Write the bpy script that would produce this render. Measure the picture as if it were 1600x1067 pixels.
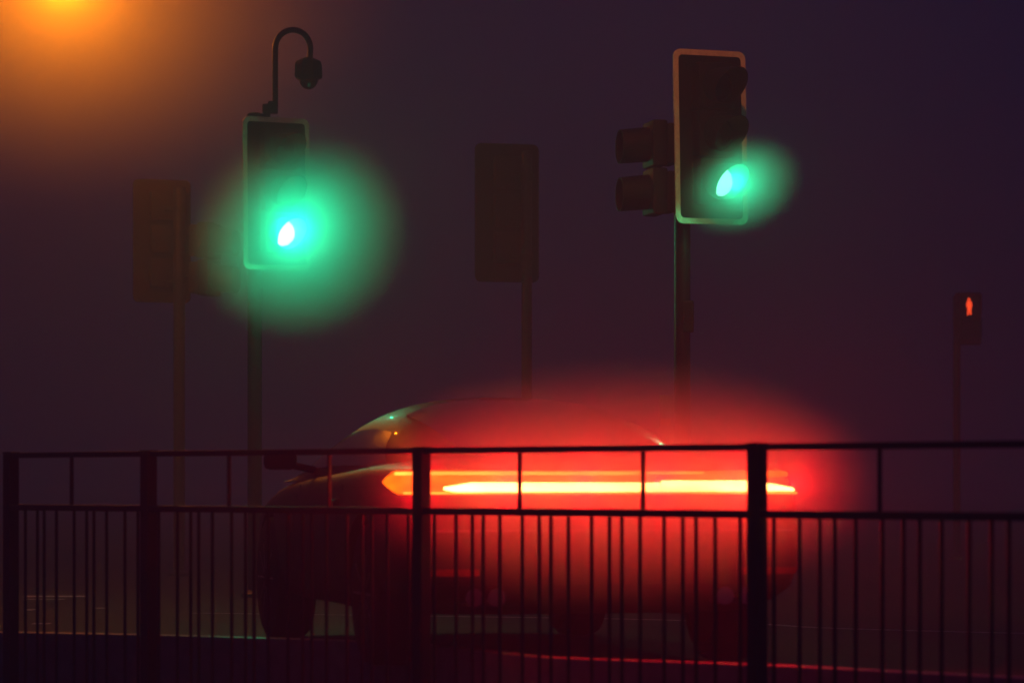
import bpy, bmesh, math, random
from mathutils import Vector, Matrix
from mathutils.bvhtree import BVHTree
R = math.radians
random.seed(7)
scene = bpy.context.scene
for o in list(bpy.data.objects): bpy.data.objects.remove(o)

# ------------------------------------------------------------------ camera, world, exposure
F = 4860.0; EYE = 0.8; HY = 755.0          # focal length in photo pixels, eye height, horizon row
cd = bpy.data.cameras.new('camera'); cam = bpy.data.objects.new('camera', cd)
scene.collection.objects.link(cam); scene.camera = cam
cam.location = (0, 0, EYE); cam.rotation_euler = (R(90), 0, 0)
cd.sensor_width = 36; cd.lens = 36 * F / 1600; cd.shift_y = (HY - 533.5) / 1600
cd.clip_start = 0.1; cd.clip_end = 2000
cd.dof.use_dof = True; cd.dof.focus_distance = 21.6; cd.dof.aperture_fstop = 2.6

w = bpy.data.worlds.new('World'); scene.world = w; w.use_nodes = True
nt = w.node_tree; nt.nodes.clear()
wo = nt.nodes.new('ShaderNodeOutputWorld'); bg = nt.nodes.new('ShaderNodeBackground')
sky = nt.nodes.new('ShaderNodeTexSky'); sky.sky_type = 'NISHITA'; sky.sun_disc = False
sky.sun_elevation = R(-3); sky.sun_rotation = R(200)
mx = nt.nodes.new('ShaderNodeMixRGB'); mx.inputs[0].default_value = 0.9
mx.inputs[2].default_value = (0.10, 0.21, 1.2, 1)          # city glow under the fog lid
nt.links.new(sky.outputs[0], mx.inputs[1]); nt.links.new(mx.outputs[0], bg.inputs[0])
bg.inputs[1].default_value = 0.045
nt.links.new(bg.outputs[0], wo.inputs[0])

scene.view_settings.view_transform = 'Standard'; scene.view_settings.look = 'None'
scene.view_settings.exposure = -0.28; scene.view_settings.gamma = 1
scene.render.engine = 'CYCLES'
scene.cycles.use_denoising = True
scene.cycles.max_bounces = 6; scene.cycles.volume_bounces = 1
scene.cycles.diffuse_bounces = 2; scene.cycles.glossy_bounces = 3
scene.cycles.sample_clamp_indirect = 4.0
scene.cycles.volume_step_rate = 5

def at(px, py, D):            # photo pixel at depth D -> world
    return Vector(((px - 800) * D / F, D, EYE - (py - HY) * D / F))

# ------------------------------------------------------------------ lamps
def lamp(name, loc, color, power, radius=0.03, kind='POINT', target=None, size=None, blend=0.6, parent=None):
    l = bpy.data.lights.new(name, kind); l.color = color; l.energy = power
    l.shadow_soft_size = radius
    o = bpy.data.objects.new(name, l); scene.collection.objects.link(o); o.location = loc
    if kind == 'SPOT':
        l.spot_size = R(size); l.spot_blend = blend
    if target is not None:
        o.rotation_euler = (Vector(target) - Vector(loc)).to_track_quat('-Z', 'Y').to_euler()
    if parent is not None: o.parent = parent
    return o

# ------------------------------------------------------------------ materials
def mat(name, col, rough=0.5, metal=0.0, noise=0.0, nscale=20, bump=0.0, emit=None, estr=0.0, spec=0.5, coat=0.0):
    m = bpy.data.materials.new(name); m.use_nodes = True
    n = m.node_tree; p = n.nodes['Principled BSDF']
    p.inputs['Base Color'].default_value = (*col, 1); p.inputs['Roughness'].default_value = rough
    p.inputs['Metallic'].default_value = metal; p.inputs['Specular IOR Level'].default_value = spec
    p.inputs['Coat Weight'].default_value = coat
    if noise or bump:
        tc = n.nodes.new('ShaderNodeTexCoord'); nz = n.nodes.new('ShaderNodeTexNoise')
        nz.inputs['Scale'].default_value = nscale; nz.inputs['Detail'].default_value = 6
        n.links.new(tc.outputs['Object'], nz.inputs['Vector'])
        if noise:
            cr = n.nodes.new('ShaderNodeValToRGB')
            cr.color_ramp.elements[0].position = 0.3; cr.color_ramp.elements[1].position = 0.75
            cr.color_ramp.elements[0].color = (*[c * (1 - noise) for c in col], 1)
            cr.color_ramp.elements[1].color = (*[min(1, c * (1 + noise)) for c in col], 1)
            n.links.new(nz.outputs[0], cr.inputs[0]); n.links.new(cr.outputs[0], p.inputs['Base Color'])
            mr = n.nodes.new('ShaderNodeMapRange')
            mr.inputs[3].default_value = max(0.02, rough - 0.12); mr.inputs[4].default_value = min(1, rough + 0.12)
            n.links.new(nz.outputs[0], mr.inputs[0]); n.links.new(mr.outputs[0], p.inputs['Roughness'])
        if bump:
            b = n.nodes.new('ShaderNodeBump'); b.inputs['Strength'].default_value = bump; b.inputs['Distance'].default_value = 0.02
            n.links.new(nz.outputs[0], b.inputs['Height']); n.links.new(b.outputs[0], p.inputs['Normal'])
    if emit:
        p.inputs['Emission Color'].default_value = (*emit, 1); p.inputs['Emission Strength'].default_value = estr
        m.cycles.emission_sampling = 'NONE'
    return m

M = dict(
    asphalt=mat('wet_asphalt', (0.03, 0.03, 0.032), 0.72, spec=0.2, noise=0.35, nscale=14, bump=0.5),
    paving=mat('damp_paving', (0.05, 0.05, 0.05), 0.5, noise=0.3, nscale=9, bump=0.3),
    kerb=mat('kerb_concrete', (0.3, 0.29, 0.27), 0.32, noise=0.25, nscale=12, bump=0.2),
    paint=mat('marking_glint_paint', (0.75, 0.73, 0.68), 0.4, noise=0.5, nscale=30, bump=0.2),
    railing=mat('railing_paint', (0.02, 0.02, 0.024), 0.5, noise=0.3, nscale=40, bump=0.05),
    pole=mat('pole_steel', (0.02, 0.02, 0.023), 0.45, metal=0.1, noise=0.3, nscale=25),
    black=mat('signal_black', (0.011, 0.011, 0.013), 0.65, spec=0.3, noise=0.3, nscale=30),
    border=mat('warm_tinted_border', (0.9, 0.74, 0.52), 0.5, noise=0.18, nscale=28),  # white border with the street lamps' orange put into its colour
    darklens=mat('unlit_lens', (0.03, 0.015, 0.012), 0.15, coat=0.5),
    paintcar=mat('car_paint', (0.03, 0.024, 0.026), 0.5, metal=0.2, noise=0.1, nscale=60, coat=0.05, spec=0.3),
    glass=mat('tinted_glass', (0.01, 0.01, 0.012), 0.08, coat=0.5),
    rubber=mat('tyre_rubber', (0.02, 0.02, 0.02), 0.8, noise=0.2),
    rim=mat('alloy_rim', (0.3, 0.3, 0.31), 0.3, metal=0.9, noise=0.1),
    trim=mat('dark_trim', (0.02, 0.02, 0.02), 0.5, noise=0.2),
    chrome=mat('bright_trim', (0.6, 0.6, 0.6), 0.2, metal=1.0, noise=0.1),
    redlens=mat('tail_lens', (0.5, 0.05, 0.01), 0.2, emit=(1.0, 0.13, 0.0), estr=3.0),
    redcore=mat('tail_core', (0.8, 0.5, 0.3), 0.3, emit=(1.0, 0.55, 0.14), estr=12.0),
    redline=mat('tail_line', (0.8, 0.4, 0.1), 0.3, emit=(1.0, 0.36, 0.04), estr=4.5),
    reflector_glint=mat('red_reflector', (0.5, 0.02, 0.02), 0.25, noise=0.2, nscale=80),
    redman=mat('red_man_light', (0.6, 0.05, 0.02), 0.4, emit=(1.0, 0.07, 0.015), estr=2.4),
    sodium=mat('sodium_bowl', (0.9, 0.6, 0.2), 0.3, emit=(1.0, 0.5, 0.08), estr=12),
    pale=mat('pale_post', (0.45, 0.42, 0.4), 0.5, noise=0.2, nscale=18),
    amber=mat('amber_glint', (0.7, 0.35, 0.06), 0.3, noise=0.2, nscale=50),
    clear=mat('dome_smoke', (0.012, 0.012, 0.014), 0.06, coat=1.0),
)
def ledify(m, lo, hi, scale):
    n = m.node_tree; p = n.nodes['Principled BSDF']; tc = n.nodes.new('ShaderNodeTexCoord')
    mp = n.nodes.new('ShaderNodeMapping'); mp.inputs['Scale'].default_value = (scale, scale, scale * 6)
    nz = n.nodes.new('ShaderNodeTexNoise'); nz.inputs['Scale'].default_value = 1.0; nz.inputs['Detail'].default_value = 3
    mr = n.nodes.new('ShaderNodeMapRange'); mr.inputs[1].default_value = .3; mr.inputs[2].default_value = .7; mr.inputs[3].default_value = lo; mr.inputs[4].default_value = hi
    n.links.new(tc.outputs['Object'], mp.inputs[0]); n.links.new(mp.outputs[0], nz.inputs['Vector']); n.links.new(nz.outputs[0], mr.inputs[0])
    n.links.new(mr.outputs[0], p.inputs['Emission Strength'])
ledify(M['redlens'], 1.8, 5, 2.5); ledify(M['redcore'], 12, 26, 3); ledify(M['redline'], 3, 9, 3)
# green LED lens: louvred rows of light across a real lit lens
g = bpy.data.materials.new('green_lens'); g.use_nodes = True; gn = g.node_tree; gp = gn.nodes['Principled BSDF']
tc = gn.nodes.new('ShaderNodeTexCoord'); wv = gn.nodes.new('ShaderNodeTexWave')
wv.bands_direction = 'Z'; wv.inputs['Scale'].default_value = 26; wv.inputs['Distortion'].default_value = 0
mr = gn.nodes.new('ShaderNodeMapRange'); mr.inputs[3].default_value = 0.5; mr.inputs[4].default_value = 6.0
gn.links.new(tc.outputs['Object'], wv.inputs['Vector']); gn.links.new(wv.outputs['Fac'], mr.inputs[0])
gp.inputs['Base Color'].default_value = (0.1, 0.5, 0.4, 1)
gp.inputs['Emission Color'].default_value = (0.5, 1.0, 0.88, 1); gn.links.new(mr.outputs[0], gp.inputs['Emission Strength'])
g.cycles.emission_sampling = 'NONE'; M['greenlens'] = g
g2_ = g.copy(); M['greenbright'] = g2_; q_ = [x for x in g2_.node_tree.nodes if x.type == 'MAP_RANGE'][0]; q_.inputs[3].default_value = 10; q_.inputs[4].default_value = 20

# ------------------------------------------------------------------ mesh helpers
class MB:
    def __init__(s, mtx=None): s.v = []; s.f = []; s.m = mtx or Matrix()
    def add(s, vs, fs):
        b = len(s.v); s.v += [s.m @ Vector(v) for v in vs]; s.f += [[b + i for i in f] for f in fs]; return s
    def box(s, c, d, bev=0.0):
        bm = bmesh.new(); bmesh.ops.create_cube(bm, size=1)
        for v in bm.verts: v.co = Vector((v.co.x * d[0], v.co.y * d[1], v.co.z * d[2])) + Vector(c)
        if bev: bmesh.ops.bevel(bm, geom=bm.edges[:], offset=bev, segments=2, profile=0.6, affect='EDGES')
        bm.verts.index_update()
        s.add([v.co.copy() for v in bm.verts], [[v.index for v in f.verts] for f in bm.faces]); bm.free(); return s
    def tube(s, pts, r, n=16, cap=True):
        pts = [Vector(p) for p in pts]; rs = r if isinstance(r, (list, tuple)) else [r] * len(pts)
        vs = []; fs = []; up = None
        for i, p in enumerate(pts):
            t = (pts[min(i + 1, len(pts) - 1)] - pts[max(i - 1, 0)]).normalized()
            if up is None: up = Vector((1, 0, 0)) if abs(t.x) < 0.9 else Vector((0, 1, 0))
            a = (up - t * up.dot(t)).normalized(); b = t.cross(a); up = a
            for k in range(n):
                q = 2 * math.pi * k / n; vs.append(p + (a * math.cos(q) + b * math.sin(q)) * rs[i])
        for i in range(len(pts) - 1):
            for k in range(n):
                k2 = (k + 1) % n; fs.append([i * n + k, i * n + k2, (i + 1) * n + k2, (i + 1) * n + k])
        if cap: fs.append(list(range(n))[::-1]); fs.append([(len(pts) - 1) * n + k for k in range(n)])
        return s.add(vs, fs)
    def rrect(s, w, h, y0, y1, rad, cx=0, cz=0, hole=None, n=6):     # rounded slab in XZ, optional rectangular-rounded hole
        def loop(w, h, rad, y):
            o = []
            for sx, sz, a0 in ((1, 1, 0), (-1, 1, 90), (-1, -1, 180), (1, -1, 270)):
                for k in range(n + 1):
                    a = R(a0 + 90 * k / n)
                    o.append((cx + sx * (w / 2 - rad) + rad * math.cos(a), y, cz + sz * (h / 2 - rad) + rad * math.sin(a)))
            return o
        N = 4 * (n + 1); A = loop(w, h, rad, y0); B = loop(w, h, rad, y1); vs = A + B; fs = []
        for k in range(N): fs.append([k, (k + 1) % N, N + (k + 1) % N, N + k])
        if hole:
            hw, hh, hr = hole; vs += loop(hw, hh, hr, y0) + loop(hw, hh, hr, y1)
            for k in range(N):
                k2 = (k + 1) % N
                fs += [[2 * N + k, 3 * N + k, 3 * N + k2, 2 * N + k2], [k, 2 * N + k, 2 * N + k2, k2], [N + k, N + k2, 3 * N + k2, 3 * N + k]]
        else: fs += [list(range(N))[::-1], list(range(N, 2 * N))]
        return s.add(vs, fs)
    def build(s, name, m, parent=None, smooth=False, bev=0):
        me = bpy.data.meshes.new(name); me.from_pydata([tuple(v) for v in s.v], [], s.f); me.materials.append(m)
        bm = bmesh.new(); bm.from_mesh(me); bmesh.ops.recalc_face_normals(bm, faces=bm.faces[:]); bm.to_mesh(me); bm.free()
        if smooth:
            for p in me.polygons: p.use_smooth = True
            me.set_sharp_from_angle(angle=R(38))
        o = bpy.data.objects.new(name, me); scene.collection.objects.link(o)
        if parent is not None: o.parent = parent
        return o
def empty(name, loc, label=None, cat=None, group=None, rz=0):
    o = bpy.data.objects.new(name, None); scene.collection.objects.link(o); o.location = loc; o.rotation_euler = (0, 0, rz)
    o.empty_display_size = 0.2
    if label: o['label'] = label
    if cat: o['category'] = cat
    if group: o['group'] = group
    return o

# ------------------------------------------------------------------ ground, road, kerb, markings, painted glints
ROADZ = -0.10; PAVEZ = -0.40
kline = [(-420, 984), (-50, 989), (200, 993), (540, 1003), (650, 1009), (740, 1018), (830, 1028), (950, 1033), (1183, 1041), (1400, 1052), (1600, 1062), (1900, 1078)]
def ground_at(px, py, z):
    D = F * (EYE - z) / (py - HY); return Vector(((px - 800) * D / F, D, z))
kp = [ground_at(x, y, 0.0) for x, y in kline]
kp = [Vector((-60, kp[0].y + 18, 0))] + kp + [Vector((60, kp[-1].y - 7, 0))]
def dense(pts, n=10):
    out = []
    for i in range(len(pts) - 1):
        p0 = pts[max(i - 1, 0)]; p1 = pts[i]; p2 = pts[i + 1]; p3 = pts[min(i + 2, len(pts) - 1)]
        if i == 1: p0 = p1
        if i == len(pts) - 3: p3 = p2
        for k in range(n):
            t = k / n
            out.append(p1.lerp(p2, t) if i in (0, len(pts) - 2) else
                       0.5 * ((2 * p1) + (p2 - p0) * t + (2 * p0 - 5 * p1 + 4 * p2 - p3) * t * t + (3 * p1 - p0 - 3 * p2 + p3) * t ** 3))
    out.append(pts[-1]); return out
kd = dense(kp)
def strip(pts, wid, z0, z1, off=0.0, mb=None):
    mb = mb or MB(); vs = []; fs = []
    for i, p in enumerate(pts):
        t = (pts[min(i + 1, len(pts) - 1)] - pts[max(i - 1, 0)]); nrm = Vector((-t.y, t.x, 0)).normalized()
        a = p + nrm * off; b = p + nrm * (off + wid)
        vs += [(a.x, a.y, z0), (a.x, a.y, z1), (b.x, b.y, z1), (b.x, b.y, z0)]
    for i in range(len(pts) - 1):
        for k in range(3): fs.append([4 * i + k, 4 * i + 4 + k, 4 * i + 5 + k, 4 * i + 1 + k])
    fs += [[0, 1, 2, 3], [4 * len(pts) - 4 + k for k in range(4)]]
    return mb.add(vs, fs)
rv = []; rf_ = []
for p in [Vector((-400, kd[0].y + 60, 0))] + kd + [Vector((400, kd[-1].y - 40, 0))]: rv += [(p.x, p.y + .05, ROADZ), (p.x, 700, ROADZ)]
for i in range(len(kd) + 1): rf_.append([2 * i, 2 * i + 2, 2 * i + 3, 2 * i + 1])
road = MB().add(rv, rf_).build('road', M['asphalt'])
pv = []; pf = []
for p in kd: pv += [(p.x, p.y, PAVEZ), (p.x, -30, PAVEZ)]
for i in range(len(kd) - 1): pf.append([2 * i, 2 * i + 2, 2 * i + 3, 2 * i + 1])
pave = MB().add(pv, pf).build('pavement', M['paving'])
kerb = strip(kd, 0.125, PAVEZ - 0.05, 0.006).build('kerb', M['kerb'])
mk = MB()
lp = [ground_at(x, y, ROADZ) for x, y in [(300, 958), (600, 962), (1000, 968), (1180, 975), (1300, 982), (1600, 990), (2000, 1000)]]
strip(dense(lp, 6), 0.05, ROADZ + 0.002, ROADZ + 0.004, mb=mk)
for x0, x1, y, d in ((34, 132, 932, .25), (34, 100, 936, .12), (36, 52, 953, .2), (48, 76, 974.5, .16), (144, 166, 950, .12)):  # wet road glints put in as pale flat strips
    a = ground_at(x0, y, ROADZ + .004); b = ground_at(x1, y, ROADZ + .004)
    mk.add([(a.x, a.y, a.z), (b.x, b.y, b.z), (b.x, b.y + d, b.z), (a.x, a.y + d, a.z)], [[0, 1, 2, 3]])
mk = mk.build('marking_and_glints', M['paint'])
for o in (road, pave, kerb, mk): o['kind'] = 'structure'

# ------------------------------------------------------------------ pedestrian railing in front
root = empty('pedestrian_railing', (0.992, 12.59, 0), 'dark steel pedestrian railing with open band on top and staggered upright bars across foreground', 'railing')
A = Vector((0.992, 12.59, 0)); B = Vector((-1.809, 15.48, 0)); u = (B - A).normalized(); L = (A - B).length / 2
nrm = Vector((-u.y, u.x, 0));
if nrm.y > 0: nrm = -nrm
ang = math.atan2(u.y, u.x)
def fm(p): return Matrix.Translation(p - A) @ Matrix.Rotation(ang, 4, 'Z')      # local x along the fence
posts = [-2 * L, -L, 0, L, 2 * L, 2 * L + 1.18]
ZT, ZM = 0.947, 0.675
side = 1 if (Matrix.Rotation(ang, 3, 'Z') @ Vector((0, 1, 0))).dot(nrm) > 0 else -1
for s in posts:
    mb = MB(fm(A + u * s)); mb.box((0, 0, 0.2775), (0.062, 0.062, 1.355), 0.005); mb.box((0, 0, PAVEZ + 0.006), (0.16, 0.16, 0.012), 0.003)
    pz = mb.build('post', M['railing'], root)
    MB(fm(A + u * s)).box((0, 0, 0.9605), (0.066, 0.066, 0.010), 0.003).build('post_cap', M['railing'], pz)
for i in range(len(posts) - 1):
    s0, s1 = posts[i] + 0.033, posts[i + 1] - 0.033; mid = (s0 + s1) / 2; ln = s1 - s0
    for z, nm, h in ((ZT, 'top_rail', 0.028), (ZM, 'middle_rail', 0.032), (-0.30, 'bottom_rail', 0.03)):
        MB(fm(A + u * mid)).box((0, 0, z), (ln, 0.055 if nm != 'top_rail' else 0.04, h), 0.004).build(nm, M['railing'], root)
    full = (posts[i + 1] - posts[i]); nb = 18 if full > 1.5 else 10
    for k in range(1, nb + 1):
        s = posts[i + 1] - full * k / (nb + 1)
        front = ((k % 4) in (0, 1)); sup = k in ((6, 13) if nb == 18 else (5,))
        y = side * (0.018 if front else -0.016)
        if full < 1.5: y = side * (0.018 if (k + 1) % 4 in (0, 1) else -0.016)
        MB(fm(A + u * s)).tube([(0, y, -0.285), (0, y, ZM - 0.016)], 0.0085, 10).build('bar', M['railing'], root, True)
        if sup:
            MB(fm(A + u * s)).box((0, 0, (ZT + ZM) / 2 + .001), (0.012, 0.018, ZT - ZM - 0.03), 0.002).build('upright', M['railing'], root)

# ------------------------------------------------------------------ traffic signals
def head(root, origin, yaw, roll=0, aspects=3, board=True, lit=None, part='signal_head', s=1.0, vis_len=0.29, border=True, full=False, lensmat=None):
    """signal head; local -Y is the front; origin = top centre of the backing board, relative to root"""
    X = Matrix.Translation(origin) @ Matrix.Rotation(yaw, 4, 'Z') @ Matrix.Rotation(roll, 4, 'Y') @ Matrix.Scale(s, 4)
    pitch = 0.33; H = 1.2 if board else pitch * aspects + 0.03
    if board: z0 = -H / 2 + pitch + 0.0
    mb = MB(X)
    cz0 = -0.205 - 0.05 if board else -0.18
    for k in range(aspects):
        cz = cz0 - k * pitch
        mb.box((0, -0.055, cz), (0.30, 0.11, pitch - 0.012), 0.02)
        mb.box((0, 0.045, cz), (0.26, 0.09, pitch - 0.05), 0.02)
    hd = mb.build(part, M['black'], root, True)
    if board:
        MB(X).rrect(0.505, 1.13, -0.004, 0.004, 0.03, 0, -H / 2).build('backing_board', M['black'], hd)
        MB(X).rrect(0.575, H, -0.007, 0.0055, 0.055, 0, -H / 2, hole=(0.500, 1.122, 0.03)).build('white_border', M['border'] if border else M['black'], hd)
    for k in range(aspects):
        cz = cz0 - k * pitch
        # lens: shallow dome
        vs = [(0, -0.138, cz)]; fs = []; n = 36
        for j, (rr, yy) in enumerate(((0.035, -0.136), (0.07, -0.130), (0.1, -0.118), (0.102, -0.109))):
            for q in range(n):
                a = 2 * math.pi * q / n; vs.append((rr * math.cos(a), yy, cz + rr * math.sin(a)))
        for q in range(n): fs.append([0, 1 + q, 1 + (q + 1) % n])
        for j in range(3):
            for q in range(n): fs.append([1 + j * n + q, 1 + j * n + (q + 1) % n, 1 + (j + 1) * n + (q + 1) % n, 1 + (j + 1) * n + q])
        lm = (lensmat or M['greenlens']) if lit == k else M['darklens']
        MB(X).add(vs, fs).build('lens', lm, hd, True)
        # visor: hooded tube, longest on top, cut back below
        vs = []; fs = []; n = 48
        for q in range(n):
            a = 2 * math.pi * q / n; c = math.sin(a)
            ln = vis_len * (0.62 + 0.38 * c) if c > -0.55 else vis_len * 0.36
            if full: ln = vis_len
            for rr in (0.121, 0.116):
                x, z = rr * math.cos(a), cz + rr * math.sin(a)
                vs += [(x, -0.108, z), (x * 0.97, -0.110 - ln, cz - 0.02 + rr * math.sin(a) * 0.97)]
        for q in range(n):
            b = 4 * q; d = 4 * ((q + 1) % n)
            fs += [[b, d, d + 1, b + 1], [b + 2, b + 3, d + 3, d + 2], [b + 1, d + 1, d + 3, b + 3], [b, b + 2, d + 2, d]]
        MB(X).add(vs, fs).build('visor', M['black'], hd, True)
    return X, (lambda k, y: X @ Vector((0, y, cz0 - k * pitch)))

def pole(root, top, r=0.057, x=0, y=0, sections=True):
    mb = MB(); mb.tube([(x, y, 0), (x, y, top)], r, 24)
    p = mb.build('pole', M['pole'], root, True)
    MB().tube([(x, y, top + .001), (x, y, top + 0.02), (x, y, top + 0.03)], [r * 1.08, r * 1.05, r * 0.6], 24).build('pole_cap', M['black'], p, True)
    MB().tube([(x, y, -0.01), (x, y, 0.03), (x, y, 0.06)], [r * 1.9, r * 1.9, r * 1.02], 24).build('base_collar', M['pole'], p, True)
    return p
def brackets(root, X, px, py, zs):
    for z in zs:
        mb = MB(); q = X @ Vector((0, 0.09, z)); mb.tube([(px, py, q.z), (q.x, q.y, q.z)], 0.016, 10)
        mb.tube([(px, py, q.z - .03), (px, py, q.z + .03)], 0.064, 20)
        mb.build('bracket', M['black'], root, True)

GREEN = (0.01, 0.8, 0.34)
def ground(px, D): return Vector(((px - 800) * D / F, D, ROADZ))

# right signal (green, side head to the left)
D = 21.6; g0 = ground(1066, D)
sr = empty('traffic_signal', g0, 'green traffic light with orange tinted and lit border and side head, on the right pole', 'traffic light', 'traffic lights at the junction')
o = at(1108, 79, D - 0.10) - g0
X, pt = head(sr, o, R(27), R(-1.0), lit=2)
pole(sr, o.z - 0.12); brackets(sr, X, 0, 0, (-0.3, -1.0))
PR = g0 + pt(2, -0.34) + Vector((-.02, 0, -.03)); PRT = g0 + pt(2, -2.0) + Vector((-.2, 0, .3))
o2 = at(1040, 186, D) - g0
X2, pt2 = head(sr, o2 + Vector((-.02, 0, 0)), R(-78), 0, aspects=2, board=False, vis_len=0.2, full=True)
brackets(sr, X2, 0, 0, (-0.12, -0.5))
MB(Matrix.Translation(at(1074, 495, D) - g0)).box((0, -0.02, 0), (0.085, 0.09, 0.22), 0.012).build('push_button_box', M['black'], sr)
# left signal (green, with camera on top)
D = 24.6; g1 = ground(398, D)
sl = empty('traffic_signal', g1, 'green traffic light beneath the curved camera neck, brightest glow on the left', 'traffic light', 'traffic lights at the junction')
o = at(431, 184, D - 0.1) - g1
X, pt = head(sl, o, R(29), R(-0.5), lit=2, lensmat=M['greenbright'])
pole(sl, o.z + 0.02, 0.057); brackets(sl, X, 0, 0, (-0.3, -1.0))
PL = g1 + pt(2, -0.345) + Vector((-.045, 0, -.02)); PLT = g1 + pt(2, -2.0) + Vector((-.4, 0, .6))
# far-left signal seen from behind
D = 30.4; g2 = ground(281, D)
sb = empty('traffic_signal', g2, 'dark back of a traffic light at far left, with a small side head', 'traffic light', 'traffic lights at the junction')
o = at(253, 281, D) - g2
X, pt = head(sb, o, R(180 + 20), border=False)
pole(sb, o.z - 0.1, 0.057, 0, -0.06); brackets(sb, X, 0, -0.06, (-0.3, -1.0))
o2 = at(318, 345, D) - g2
X2, _ = head(sb, o2, R(72), 0, aspects=2, board=False, vis_len=0.2, s=1.1, full=True); brackets(sb, X2, 0, -0.06, (-0.12, -0.5))
# middle signal seen from behind
D = 27.0; g3 = ground(823, D)
sm = empty('traffic_signal', g3, 'dark back of a traffic light in the middle, alone on a thin pole', 'traffic light', 'traffic lights at the junction')
o = at(792, 225, D) - g3
X, pt = head(sm, o, R(180 + 16), border=False)
pole(sm, o.z - 0.1, 0.045, 0, -0.06); brackets(sm, X, 0, -0.06, (-0.3, -1.0))

# ------------------------------------------------------------------ swan-neck surveillance camera above the left signal
D = 24.6; b = at(422, 178, D)
cc = empty('surveillance_camera', b, 'dome surveillance camera hanging from a curved neck above the left green light', 'camera')
def rel(px, py): return at(px, py, D) - b
pts = [rel(430, 170), rel(430, 130), rel(430, 95), rel(430, 78)]
for k in range(1, 14):
    a = R(180 - k * 180 / 14); pts.append(rel(457.5 + 27.5 * math.cos(a), 76 - 29 * math.sin(a)))
pts += [rel(485, 78), rel(484, 96)]
MB().tube(pts, 0.023, 18).build('neck', M['pole'], cc, True)
mb = MB(); mb.box(rel(422, 170.5), (0.115, 0.12, 0.068), 0.008); mb.box(rel(426, 162), (0.07, 0.09, 0.03), 0.006); mb.tube([(-0.1, 0, -0.03), (0.0, 0, -0.03)], 0.03, 12)
mb.build('mounting_block', M['black'], cc)
hb = rel(482, 90); mb = MB(Matrix.Translation(hb))
prof = [(0.028, 0.0), (0.05, -0.01), (0.104, -0.035), (0.112, -0.06), (0.116, -0.15), (0.108, -0.165), (0.075, -0.168)]
n = 8; vs = []; fs = []
for r_, z in prof:
    for q in range(n):
        a = 2 * math.pi * (q + .5) / n; vs.append((r_ * math.cos(a), r_ * math.sin(a), z))
for j in range(len(prof) - 1):
    for q in range(n): fs.append([j * n + q, j * n + (q + 1) % n, (j + 1) * n + (q + 1) % n, (j + 1) * n + q])
fs += [list(range(n)), [(len(prof) - 1) * n + q for q in range(n)]]
hs = mb.add(vs, fs).build('housing', M['black'], cc)
dp = [(-0.169 - 0.085 * math.sin(R(a)), 0.078 * math.cos(R(a))) for a in range(0, 91, 10)]
MB(Matrix.Translation(hb)).tube([(0, 0, z) for z, _ in dp], [max(r_, .002) for _, r_ in dp], 24).build('dome', M['clear'], hs, True)
MB(Matrix.Translation(hb)).tube([(0, 0, -0.166), (0, 0, -0.178)], 0.086, 24).build('collar', M['trim'], hs, True)

# ------------------------------------------------------------------ pedestrian signal with the red man
D = 37.0; g4 = ground(1495, D)
ps = empty('pedestrian_signal', g4, 'small pedestrian crossing signal showing a red standing man, far right', 'pedestrian signal')
c = at(1514, 479, D) - g4
mb = MB(Matrix.Translation(c)); mb.box((0, 0.09, -0.14), (0.30, 0.16, 0.62), 0.02)
hd = mb.build('housing', M['black'], ps)
for nm, zz in (('hood', 0.0), ('hood', -0.29)):
    mb = MB(Matrix.Translation(c)); 
    mb.box((0, -0.07, zz + 0.135), (0.27, 0.16, 0.006)); mb.box((-0.132, -0.06, zz + .02), (0.006, 0.14, 0.22)); mb.box((0.132, -0.06, zz + .02), (0.006, 0.14, 0.22))
    mb.build(nm, M['black'], hd)
mb = MB(Matrix.Translation(c) @ Matrix.Translation((0, 0.004, 0)))
man = [(-.006, .104), (.008, .104), (.014, .092), (.013, .078), (.008, .071), (.022, .066), (.033, .050), (.038, .022), (.038, -.006), (.031, -.020), (.024, -.012), (.026, -.05), (.034, -.096), (.015, -.098), (.004, -.05), (-.002, -.098), (-.026, -.104), (-.018, -.09), (-.018, -.05), (-.018, -.018), (-.024, -.008), (-.031, .006), (-.030, .03), (-.026, .052), (-.020, .066), (-.008, .071), (-.013, .080), (-.013, .094)]
n = len(man); mb.add([(x, -0.003, z) for x, z in man] + [(x, 0.008, z) for x, z in man], [list(range(n)), list(range(n, 2 * n))[::-1]] + [[k, (k + 1) % n, n + (k + 1) % n, n + k] for k in range(n)])
mb.build('red_man', M['redman'], hd)
MB(Matrix.Translation(c)).tube([(0, -0.002, -0.29), (0, 0.02, -0.29)], 0.1, 24).build('green_lens', M['darklens'], hd, True)
pole(ps, c.z + 0.1, 0.045); MB().tube([(0, 0, c.z), (c.x, 0.06, c.z)], 0.015, 10).build('bracket', M['black'], ps)

# ------------------------------------------------------------------ pale post behind the car
D = 23.0; g5 = ground(1041.5, D); h5 = at(1041, 617, D).z - ROADZ
bo = empty('marker_post', g5, 'pale square marker post standing behind the car, lit red', 'post')
MB().box((0, 0, h5 / 2), (0.105, 0.09, h5), 0.01).build('shaft', M['pale'], bo)
MB().box((-.01, -0.049, h5 - 0.20), (0.075, 0.006, 0.05), 0.002).build('reflector_glint', M['amber'], bo)  # golden glints put in as an amber strip on the post

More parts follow.
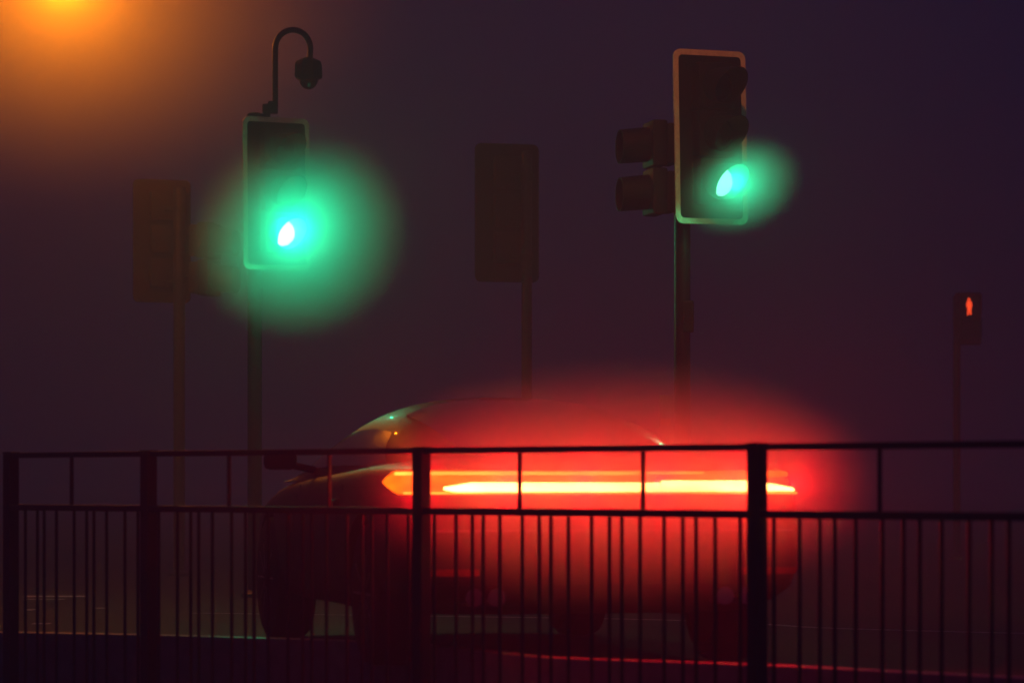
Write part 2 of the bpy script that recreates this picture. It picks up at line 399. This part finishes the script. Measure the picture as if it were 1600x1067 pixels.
# ------------------------------------------------------------------ car
cpos = Vector((0.46, 14.75, ROADZ)); crot = R(14.5)
car = empty('parked_car', cpos, 'low dark coupe with its red and amber tail light trail built as a full width bar', 'car', rz=crot)
car.name = 'car'; CS = (1.08, 1.05, 1.06); car.scale = CS
def evaluated(o):
    dg = bpy.context.evaluated_depsgraph_get(); me = bpy.data.meshes.new_from_object(o.evaluated_get(dg)); old = o.data
    o.modifiers.clear(); o.data = me; bpy.data.meshes.remove(old)
BZ = 0.10
st = [(-0.03, .84, .42, .88, .90), (0.0, .885, .36, .92, .955), (.10, .93, .31, .93, .965), (.45, .945, .24, .92, .975), (1.0, .955, .22, .93, .985), (1.8, .925, .22, .90, .96),
      (2.6, .915, .22, .88, .93), (3.3, .93, .22, .86, .90), (3.9, .91, .23, .78, .83), (4.25, .84, .26, .68, .73), (4.44, .68, .32, .58, .64), (4.50, .55, .36, .54, .60)]
vs = []; fs = []; NR = 0
for y, wd, zb, zl, zt in st:
    half = [(0, zb), (wd * .55, zb), (wd * .86, zb + .005), (wd * .965, zb + .07), (wd, .5), (wd * .992, .68), (wd * .95, zl - .02), (wd * .84, zl + .02), (wd * .5, zt), (0, zt + .005)]
    ring = half + [(-x, z) for x, z in half[-2:0:-1]]; NR = len(ring)
    vs += [(x, y, z + BZ * 0) for x, z in ring]
for j in range(len(st) - 1):
    for k in range(NR): fs.append([j * NR + k, (j + 1) * NR + k, (j + 1) * NR + (k + 1) % NR, j * NR + (k + 1) % NR])
fs += [list(range(NR)), [(len(st) - 1) * NR + k for k in range(NR)]]
body = MB().add(vs, fs).build('body', M['paintcar'], None, True)
sub = body.modifiers.new('s', 'SUBSURF'); sub.levels = 2; sub.render_levels = 2
evaluated(body)
WY = (0.86, 3.52); WR = 0.335
for wy in WY:
    cut = MB().tube([(-1.2, wy, WR), (1.2, wy, WR)], WR + 0.045, 40).build('cutter', M['trim'])
    bo_ = body.modifiers.new('b', 'BOOLEAN'); bo_.object = cut; bo_.operation = 'DIFFERENCE'; bo_.solver = 'EXACT'
    evaluated(body); bpy.data.objects.remove(cut)
for p in body.data.polygons: p.use_smooth = True
body.data.set_sharp_from_angle(angle=R(35))
body.parent = car
bmx = bmesh.new(); bmx.from_mesh(body.data); bvh = BVHTree.FromBMesh(bmx)
def surf(th, z, cy=1.0):
    d = Vector((math.sin(th), -math.cos(th), 0)); h = bvh.ray_cast(Vector((0, cy, z)) + d * 3, -d)
    return (h[0], d) if h[0] else (Vector((0, cy, z)) + d, d)
def band(name, m, t0, t1, zf, off=0.004, thick=0.014, n=60, parent=None, rows=3):
    vs = []; fs = []
    for i in range(n + 1):
        th = R(t0 + (t1 - t0) * i / n); z0, z1 = zf(i / n)
        for r in range(rows + 1):
            z = z0 + (z1 - z0) * r / rows; p, d = surf(th, z)
            vs += [p + d * (off + thick), p - d * 0.012]
    W_ = 2 * (rows + 1)
    for i in range(n):
        for r in range(rows):
            a = i * W_ + 2 * r; b_ = a + W_
            fs += [[a, b_, b_ + 2, a + 2], [a + 1, a + 3, b_ + 3, b_ + 1]]
        a = i * W_; b_ = a + W_; fs.append([a, a + 1, b_ + 1, b_])
        a = i * W_ + W_ - 2; b_ = a + W_; fs.append([a, b_, b_ + 1, a + 1])
    for base in (0, n * W_):
        fs.append([base + 2 * r for r in range(rows + 1)] + [base + 2 * r + 1 for r in range(rows, -1, -1)])
    return MB().add(vs, fs).build(name, m, parent or car, True)
def tl(s, z0=.80, z1=.905):
    e = min(s, 1 - s) / 0.13; e = min(1, e) ** 0.7; mid = z0 + (z1 - z0) * .45
    return mid + (z0 - mid) * e - .001, mid + (z1 - mid) * e + .001
trail_bar = band('tail_trail_bar', M['redlens'], -62, 31, lambda s: (.856 + (.802 - .856) * min(1, s / .15) - .001, .856 + (.905 - .856) * min(1, s / .055) ** .8 + .001))  # moving tail lamp's light trail, shaped as a full-width bar
band('upper_prong', M['redlens'], 31.3, 45, lambda s: (.868 + .030 * s, .905), parent=trail_bar, n=14)
band('lower_prong', M['redlens'], 31.3, 47, lambda s: (.802, .832 - .024 * s), parent=trail_bar, n=14)
band('light_core', M['redcore'], -36, 12, lambda s: (.812 + .010 * max(0, 1 - s / .04), .832 + .020 * min(1, s / .10)), off=.019, thick=.006, parent=trail_bar)
band('light_core', M['redcore'], 12.3, 40, lambda s: (.812 + .004 * s, .861 - .034 * max(0, (s - .72) / .28)), off=.019, thick=.006, parent=trail_bar)
band('light_line', M['redline'], -54, 22, lambda s: (.889 + .006 * max(0, (s - .7) / .3), .899), off=.019, thick=.005, parent=trail_bar)
band('light_line', M['redline'], -45, 49, lambda s: (.804, .808), off=.019, thick=.005, parent=trail_bar)
band('bumper_strip', M['chrome'], -40, 40, lambda s: (.634, .645), off=.002, thick=.008)
band('diffuser', M['trim'], -42, 42, lambda s: (.30, .40), off=.004, thick=.016)
for sg in (-1, 1):
    band('rear_reflector', M['reflector_glint'], sg * 30, sg * 41, lambda s: (.44, .47), n=10)
    for q in (0, 1):
        MB().tube([(sg * (.52 + .1 * q), -0.05, .345), (sg * (.52 + .1 * q), 0.15, .345)], [.04, .04], 24).build('exhaust_tip', M['chrome'], car, True)
# cabin
cb = [(.38, .60, .955), (.75, .665, 1.065), (1.2, .69, 1.18), (1.65, .70, 1.26), (2.05, .70, 1.285), (2.45, .71, 1.265), (2.8, .73, 1.18), (3.1, .745, 1.03), (3.35, .755, .90)]
def cs(t):
    f = t * (len(cb) - 1); i = min(int(f), len(cb) - 2); f -= i
    p = [Vector(cb[max(0, min(len(cb) - 1, i + k))]) for k in (-1, 0, 1, 2)]
    return 0.5 * (2 * p[1] + (p[2] - p[0]) * f + (2 * p[0] - 5 * p[1] + 4 * p[2] - p[3]) * f * f + (3 * p[1] - p[0] - 3 * p[2] + p[3]) * f ** 3)
def cpt(t, a):
    y, W_, zt = cs(t); ph = R(90 * a); n_ = 2.9; zb = .86
    wb = W_ + 0.10
    z = zb + max(0.02, zt - zb) * abs(math.cos(ph)) ** (2 / n_)
    kx = (z - zb) / max(.02, zt - zb)
    x = (wb + (W_ * .93 - wb) * kx) * math.copysign(abs(math.sin(ph)) ** (2 / n_), a)
    return Vector((x, y, z))
def cn(t, a):
    e = .01; n_ = (cpt(min(1, t + e), a) - cpt(max(0, t - e), a)).cross(cpt(t, min(1, a + e)) - cpt(t, max(-1, a - e)))
    n_.normalize(); c_ = cpt(t, a) - Vector((0, 1.8, .9))
    return n_ if n_.dot(c_) > 0 else -n_
def patch(name, m, t0, t1, a0, a1, off, nt_=20, na=20, parent=None, warp=None):
    vs = []; fs = []
    for i in range(nt_ + 1):
        for k in range(na + 1):
            fi, fk = i / nt_, k / na; t = t0 + (t1 - t0) * fi
            if warp: t, a = warp(fi, fk)
            else: a = a0 + (a1 - a0) * fk
            p = cpt(t, a); n_ = cn(t, a); vs += [p + n_ * off, p - n_ * .004]
    W_ = 2 * (na + 1)
    for i in range(nt_):
        for k in range(na):
            a = i * W_ + 2 * k; fs += [[a, a + 2, a + W_ + 2, a + W_], [a + 1, a + W_ + 1, a + W_ + 3, a + 3]]
        for a in (i * W_, i * W_ + 2 * na): fs.append([a, a + W_, a + W_ + 1, a + 1])
    for k in range(na):
        for a in (2 * k, nt_ * W_ + 2 * k): fs.append([a, a + 1, a + 3, a + 2])
    return MB().add(vs, fs).build(name, m, parent or car, True)
cabin = patch('cabin', M['paintcar'], 0, 1, -1, 1, 0.0, 48, 60)
patch('rear_window', M['glass'], .05, .40, -.5, .5, .004)
patch('windscreen', M['glass'], .66, .95, -.56, .56, .004)
for sg in (-1, 1):
    def wp(fi, fk, sg=sg):
        lo = .20 + .10 * fk; hi = .90 - .26 * fk
        return lo + (hi - lo) * fi, sg * (.945 - .27 * fk * min(1, 5 * fi * (1.15 - fi) + .35))
    patch('side_window', M['glass'], 0, 0, 0, 0, .004, warp=wp)
# wheels, mirrors, handles, seams
for wy in WY:
    for sg in (-1, 1):
        x0 = sg * .70; x1 = sg * .925
        tp = [(x0, .30), (x0 + sg * .02, WR - .01), (x0 + sg * .05, WR), (x1 - sg * .05, WR), (x1 - sg * .015, WR - .012), (x1, .29), (x1, .245), (x0, .245), (x0, .30)]
        tyre_root = MB().tube([(a, wy, WR) for a, _ in tp], [b_ for _, b_ in tp], 40, cap=False).build('wheel', M['rubber'], car, True)
        mb = MB(); mb.tube([(x0 + sg * .02, wy, WR), (x1 - sg * .07, wy, WR)], .243, 36)
        for q in range(10):
            a = 2 * math.pi * q / 10
            c0 = Vector((x1 - sg * .02, wy + .05 * math.cos(a), WR + .05 * math.sin(a))); c1 = Vector((x1 - sg * .012, wy + .236 * math.cos(a), WR + .236 * math.sin(a)))
            mb.tube([c0, c1], [.022, .014], 8)
        mb.tube([(x1 - sg * .07, wy, WR), (x1 - sg * .012, wy, WR)], .06, 20)
        mb.build('rim', M['rim'], tyre_root, True)
for sg in (-1, 1):
    mb = MB(); mb.box((sg * .985, 2.72, .97), (.17, .09, .10), .035); mb.tube([(sg * .80, 2.76, .92), (sg * .95, 2.73, .95)], .02, 10)
    mb.build('side_mirror', M['paintcar'], car, True)
    h = bvh.ray_cast(Vector((sg * 3, 1.62, .76)), Vector((-sg, 0, 0)))[0]
    MB().box((h.x + sg * .010, 1.62, .76), (.025, .17, .026), .006).build('door_handle', M['paintcar'], car, True)
    mb = MB()
    for yy in (1.48, 2.75):
        for k in range(12):
            z = .27 + k * .05; h = bvh.ray_cast(Vector((sg * 3, yy, z)), Vector((-sg, 0, 0)))[0]
            if h: mb.box((h.x + sg * .0005, yy + (k - 6) * .004, z), (.003, .006, .05))
    mb.build('door_seam', M['trim'], car)
    hl = bvh.ray_cast(Vector((sg * .66, 6, .62)), Vector((0, -1, 0)))[0]
    MB().box((hl.x, hl.y - .02, hl.z), (.26, .08, .08), .03).build('headlight', M['chrome'], car, True)
bmx.free()

# ------------------------------------------------------------------ street lamp just above the top left corner
def street_lamp(base, hx, hz, label, power, color, rz=0, at_only=False):
    sl_ = empty('street_lamp', base, label, 'street lamp', 'street lamps', rz)
    pts = [(0, 0, 0), (0, 0, 1.2), (0, 0, hz - .6)]
    rs = [.085, .085, .05]
    for k in range(1, 9):
        a = R(90 * k / 8); pts.append((hx * .35 * (1 - math.cos(a)) , 0, hz - .6 + .55 * math.sin(a))); rs.append(.045)
    pts.append((hx * .8, 0, hz - .02)); rs.append(.03)
    MB().tube(pts, rs, 20).build('column', M['pole'], sl_, True)
    mb = MB(); mb.box((hx, 0, hz + .04), (.62, .24, .10), .04); mb.build('lantern', M['pole'], sl_, True)
    mb = MB(); mb.tube([(hx, 0, hz - .012), (hx, 0, hz - .05), (hx, 0, hz - .09)], [.115, .10, .05], 20)
    mb.build('bowl', M['sodium'], sl_, True)
    W = sl_.matrix_basis @ Vector((hx, 0, hz - .12))
    Wl = Matrix.Translation(base) @ Matrix.Rotation(rz, 4, 'Z') @ Vector((hx, 0, hz - .13))
    if at_only: return Wl
    lamp('sodium_lamp', Wl, color, power, .05)
p = at(100, -62, 27.0)
street_lamp(Vector((p.x - 1.9, p.y, ROADZ)), 1.9, p.z - ROADZ, 'street lamp with orange glow just above the top left of the view', 480, (1.0, .22, .004))
mast = street_lamp(Vector((5.6, 17.2, PAVEZ + .3)), -4.6, 6.3, 'second street lamp arching over the junction above the top edge of the view', 0, (1.0, .26, .05), at_only=True)
lamp('sodium_lamp', mast, (1.0, .24, .05), 340, .06, 'SPOT', (1.35, 21.6, 2.6), 75, blend=.9)

# ------------------------------------------------------------------ light given by the lit signals and the bar of trailed tail light
lamp('green_lamp', PR, GREEN, 15, .02)
lamp('green_lamp', PL, GREEN, 75, .02)
lamp('green_lamp', PR, GREEN, 26, .02, 'SPOT', PRT, 135, blend=1)
lamp('green_lamp', PL, GREEN, 230, .02, 'SPOT', PLT, 128, blend=1)
RC = Matrix.Translation(cpos) @ Matrix.Rotation(crot, 4, 'Z') @ Matrix.Diagonal((*CS, 1))
for x, y, e in ((-.86, .0, 1), (-.5, -.1, 1), (-.16, -.12, 1.2), (.18, -.12, 1.2), (.52, -.1, 1.2), (.84, .0, .7)):
    q = RC @ Vector((x, y - .02, .85))
    lamp('tail_lamp', q, (1.0, .0005, .010), 50 * e, .03, 'SPOT', RC @ Vector((x * 1.4, y - 1, .83)), 170)
lamp('red_man_lamp', g4 + c + Vector((0, -.06, 0)), (1, .05, .02), .02, .02)

# ------------------------------------------------------------------ fog
hz = MB().box((0, 90, 7.0), (160, 260, 18)).build('haze', bpy.data.materials.new('fog')); hz['kind'] = 'stuff'
fm_ = hz.data.materials[0]; fm_.use_nodes = True; n = fm_.node_tree; n.nodes.clear()
out = n.nodes.new('ShaderNodeOutputMaterial'); pv_ = n.nodes.new('ShaderNodeVolumePrincipled')
pv_.inputs['Density'].default_value = 0.0195; pv_.inputs['Color'].default_value = (0.9, 0.9, 0.92, 1); pv_.inputs['Anisotropy'].default_value = 0.1
n.links.new(pv_.outputs[0], out.inputs['Volume'])

# denser clouds added round the lamps and behind the car to shape their glow
def glow_cloud(name, loc, rad, rot, dens, edge, label=None):
    me = bpy.data.meshes.new(name); bm = bmesh.new(); bmesh.ops.create_icosphere(bm, subdivisions=4, radius=1.0); bm.to_mesh(me); bm.free()
    o = bpy.data.objects.new(name, me); scene.collection.objects.link(o); o.location = loc; o.rotation_euler = rot; o['kind'] = 'stuff'
    o.scale = rad
    m = bpy.data.materials.new(name); m.use_nodes = True; n = m.node_tree; n.nodes.clear(); me.materials.append(m)
    out = n.nodes.new('ShaderNodeOutputMaterial'); p = n.nodes.new('ShaderNodeVolumePrincipled'); tc = n.nodes.new('ShaderNodeTexCoord')
    vl = n.nodes.new('ShaderNodeVectorMath'); vl.operation = 'LENGTH'; r = n.nodes.new('ShaderNodeMapRange'); r.interpolation_type = 'SMOOTHSTEP'
    r.inputs[1].default_value = 1.0; r.inputs[2].default_value = edge; r.inputs[3].default_value = 0.0; r.inputs[4].default_value = dens
    n.links.new(tc.outputs['Object'], vl.inputs[0]); n.links.new(vl.outputs['Value'], r.inputs[0]); n.links.new(r.outputs[0], p.inputs['Density'])
    p.inputs['Color'].default_value = (.9, .9, .9, 1); p.inputs['Anisotropy'].default_value = 0.0
    n.links.new(p.outputs[0], out.inputs['Volume']); return o
m1 = glow_cloud('glow_cloud', at(468, 364, 24.2), (.94, .7, .88), (0, R(-20), 0), 2.1, .55)
m2 = glow_cloud('glow_cloud', at(1158, 291, 21.1), (.48, .36, .35), (0, R(-22), 0), 2.4, .4)
m3 = glow_cloud('glow_cloud', at(90, -70, 27.0), (3.6, 1.8, 2.4), (0, 0, 0), .7, .0)
m4 = glow_cloud('tail_glow_cloud', RC @ Vector((.02, -.15, .84)), (1.34, .6, .66), (0, 0, crot), 3.2, .2)  # cloud added behind the car to hold the red glow

for o, l in ((m1, 'added cloud holding the green glow around the left signal'), (m2, 'added cloud holding the green glow beside the right signal'), (m3, 'added cloud holding the orange glow around the street lamp'), (m4, 'added cloud holding the red glow behind the car')):
    o['label'] = l; o['category'] = 'glow_cloud' if o is not m4 else 'added fog'
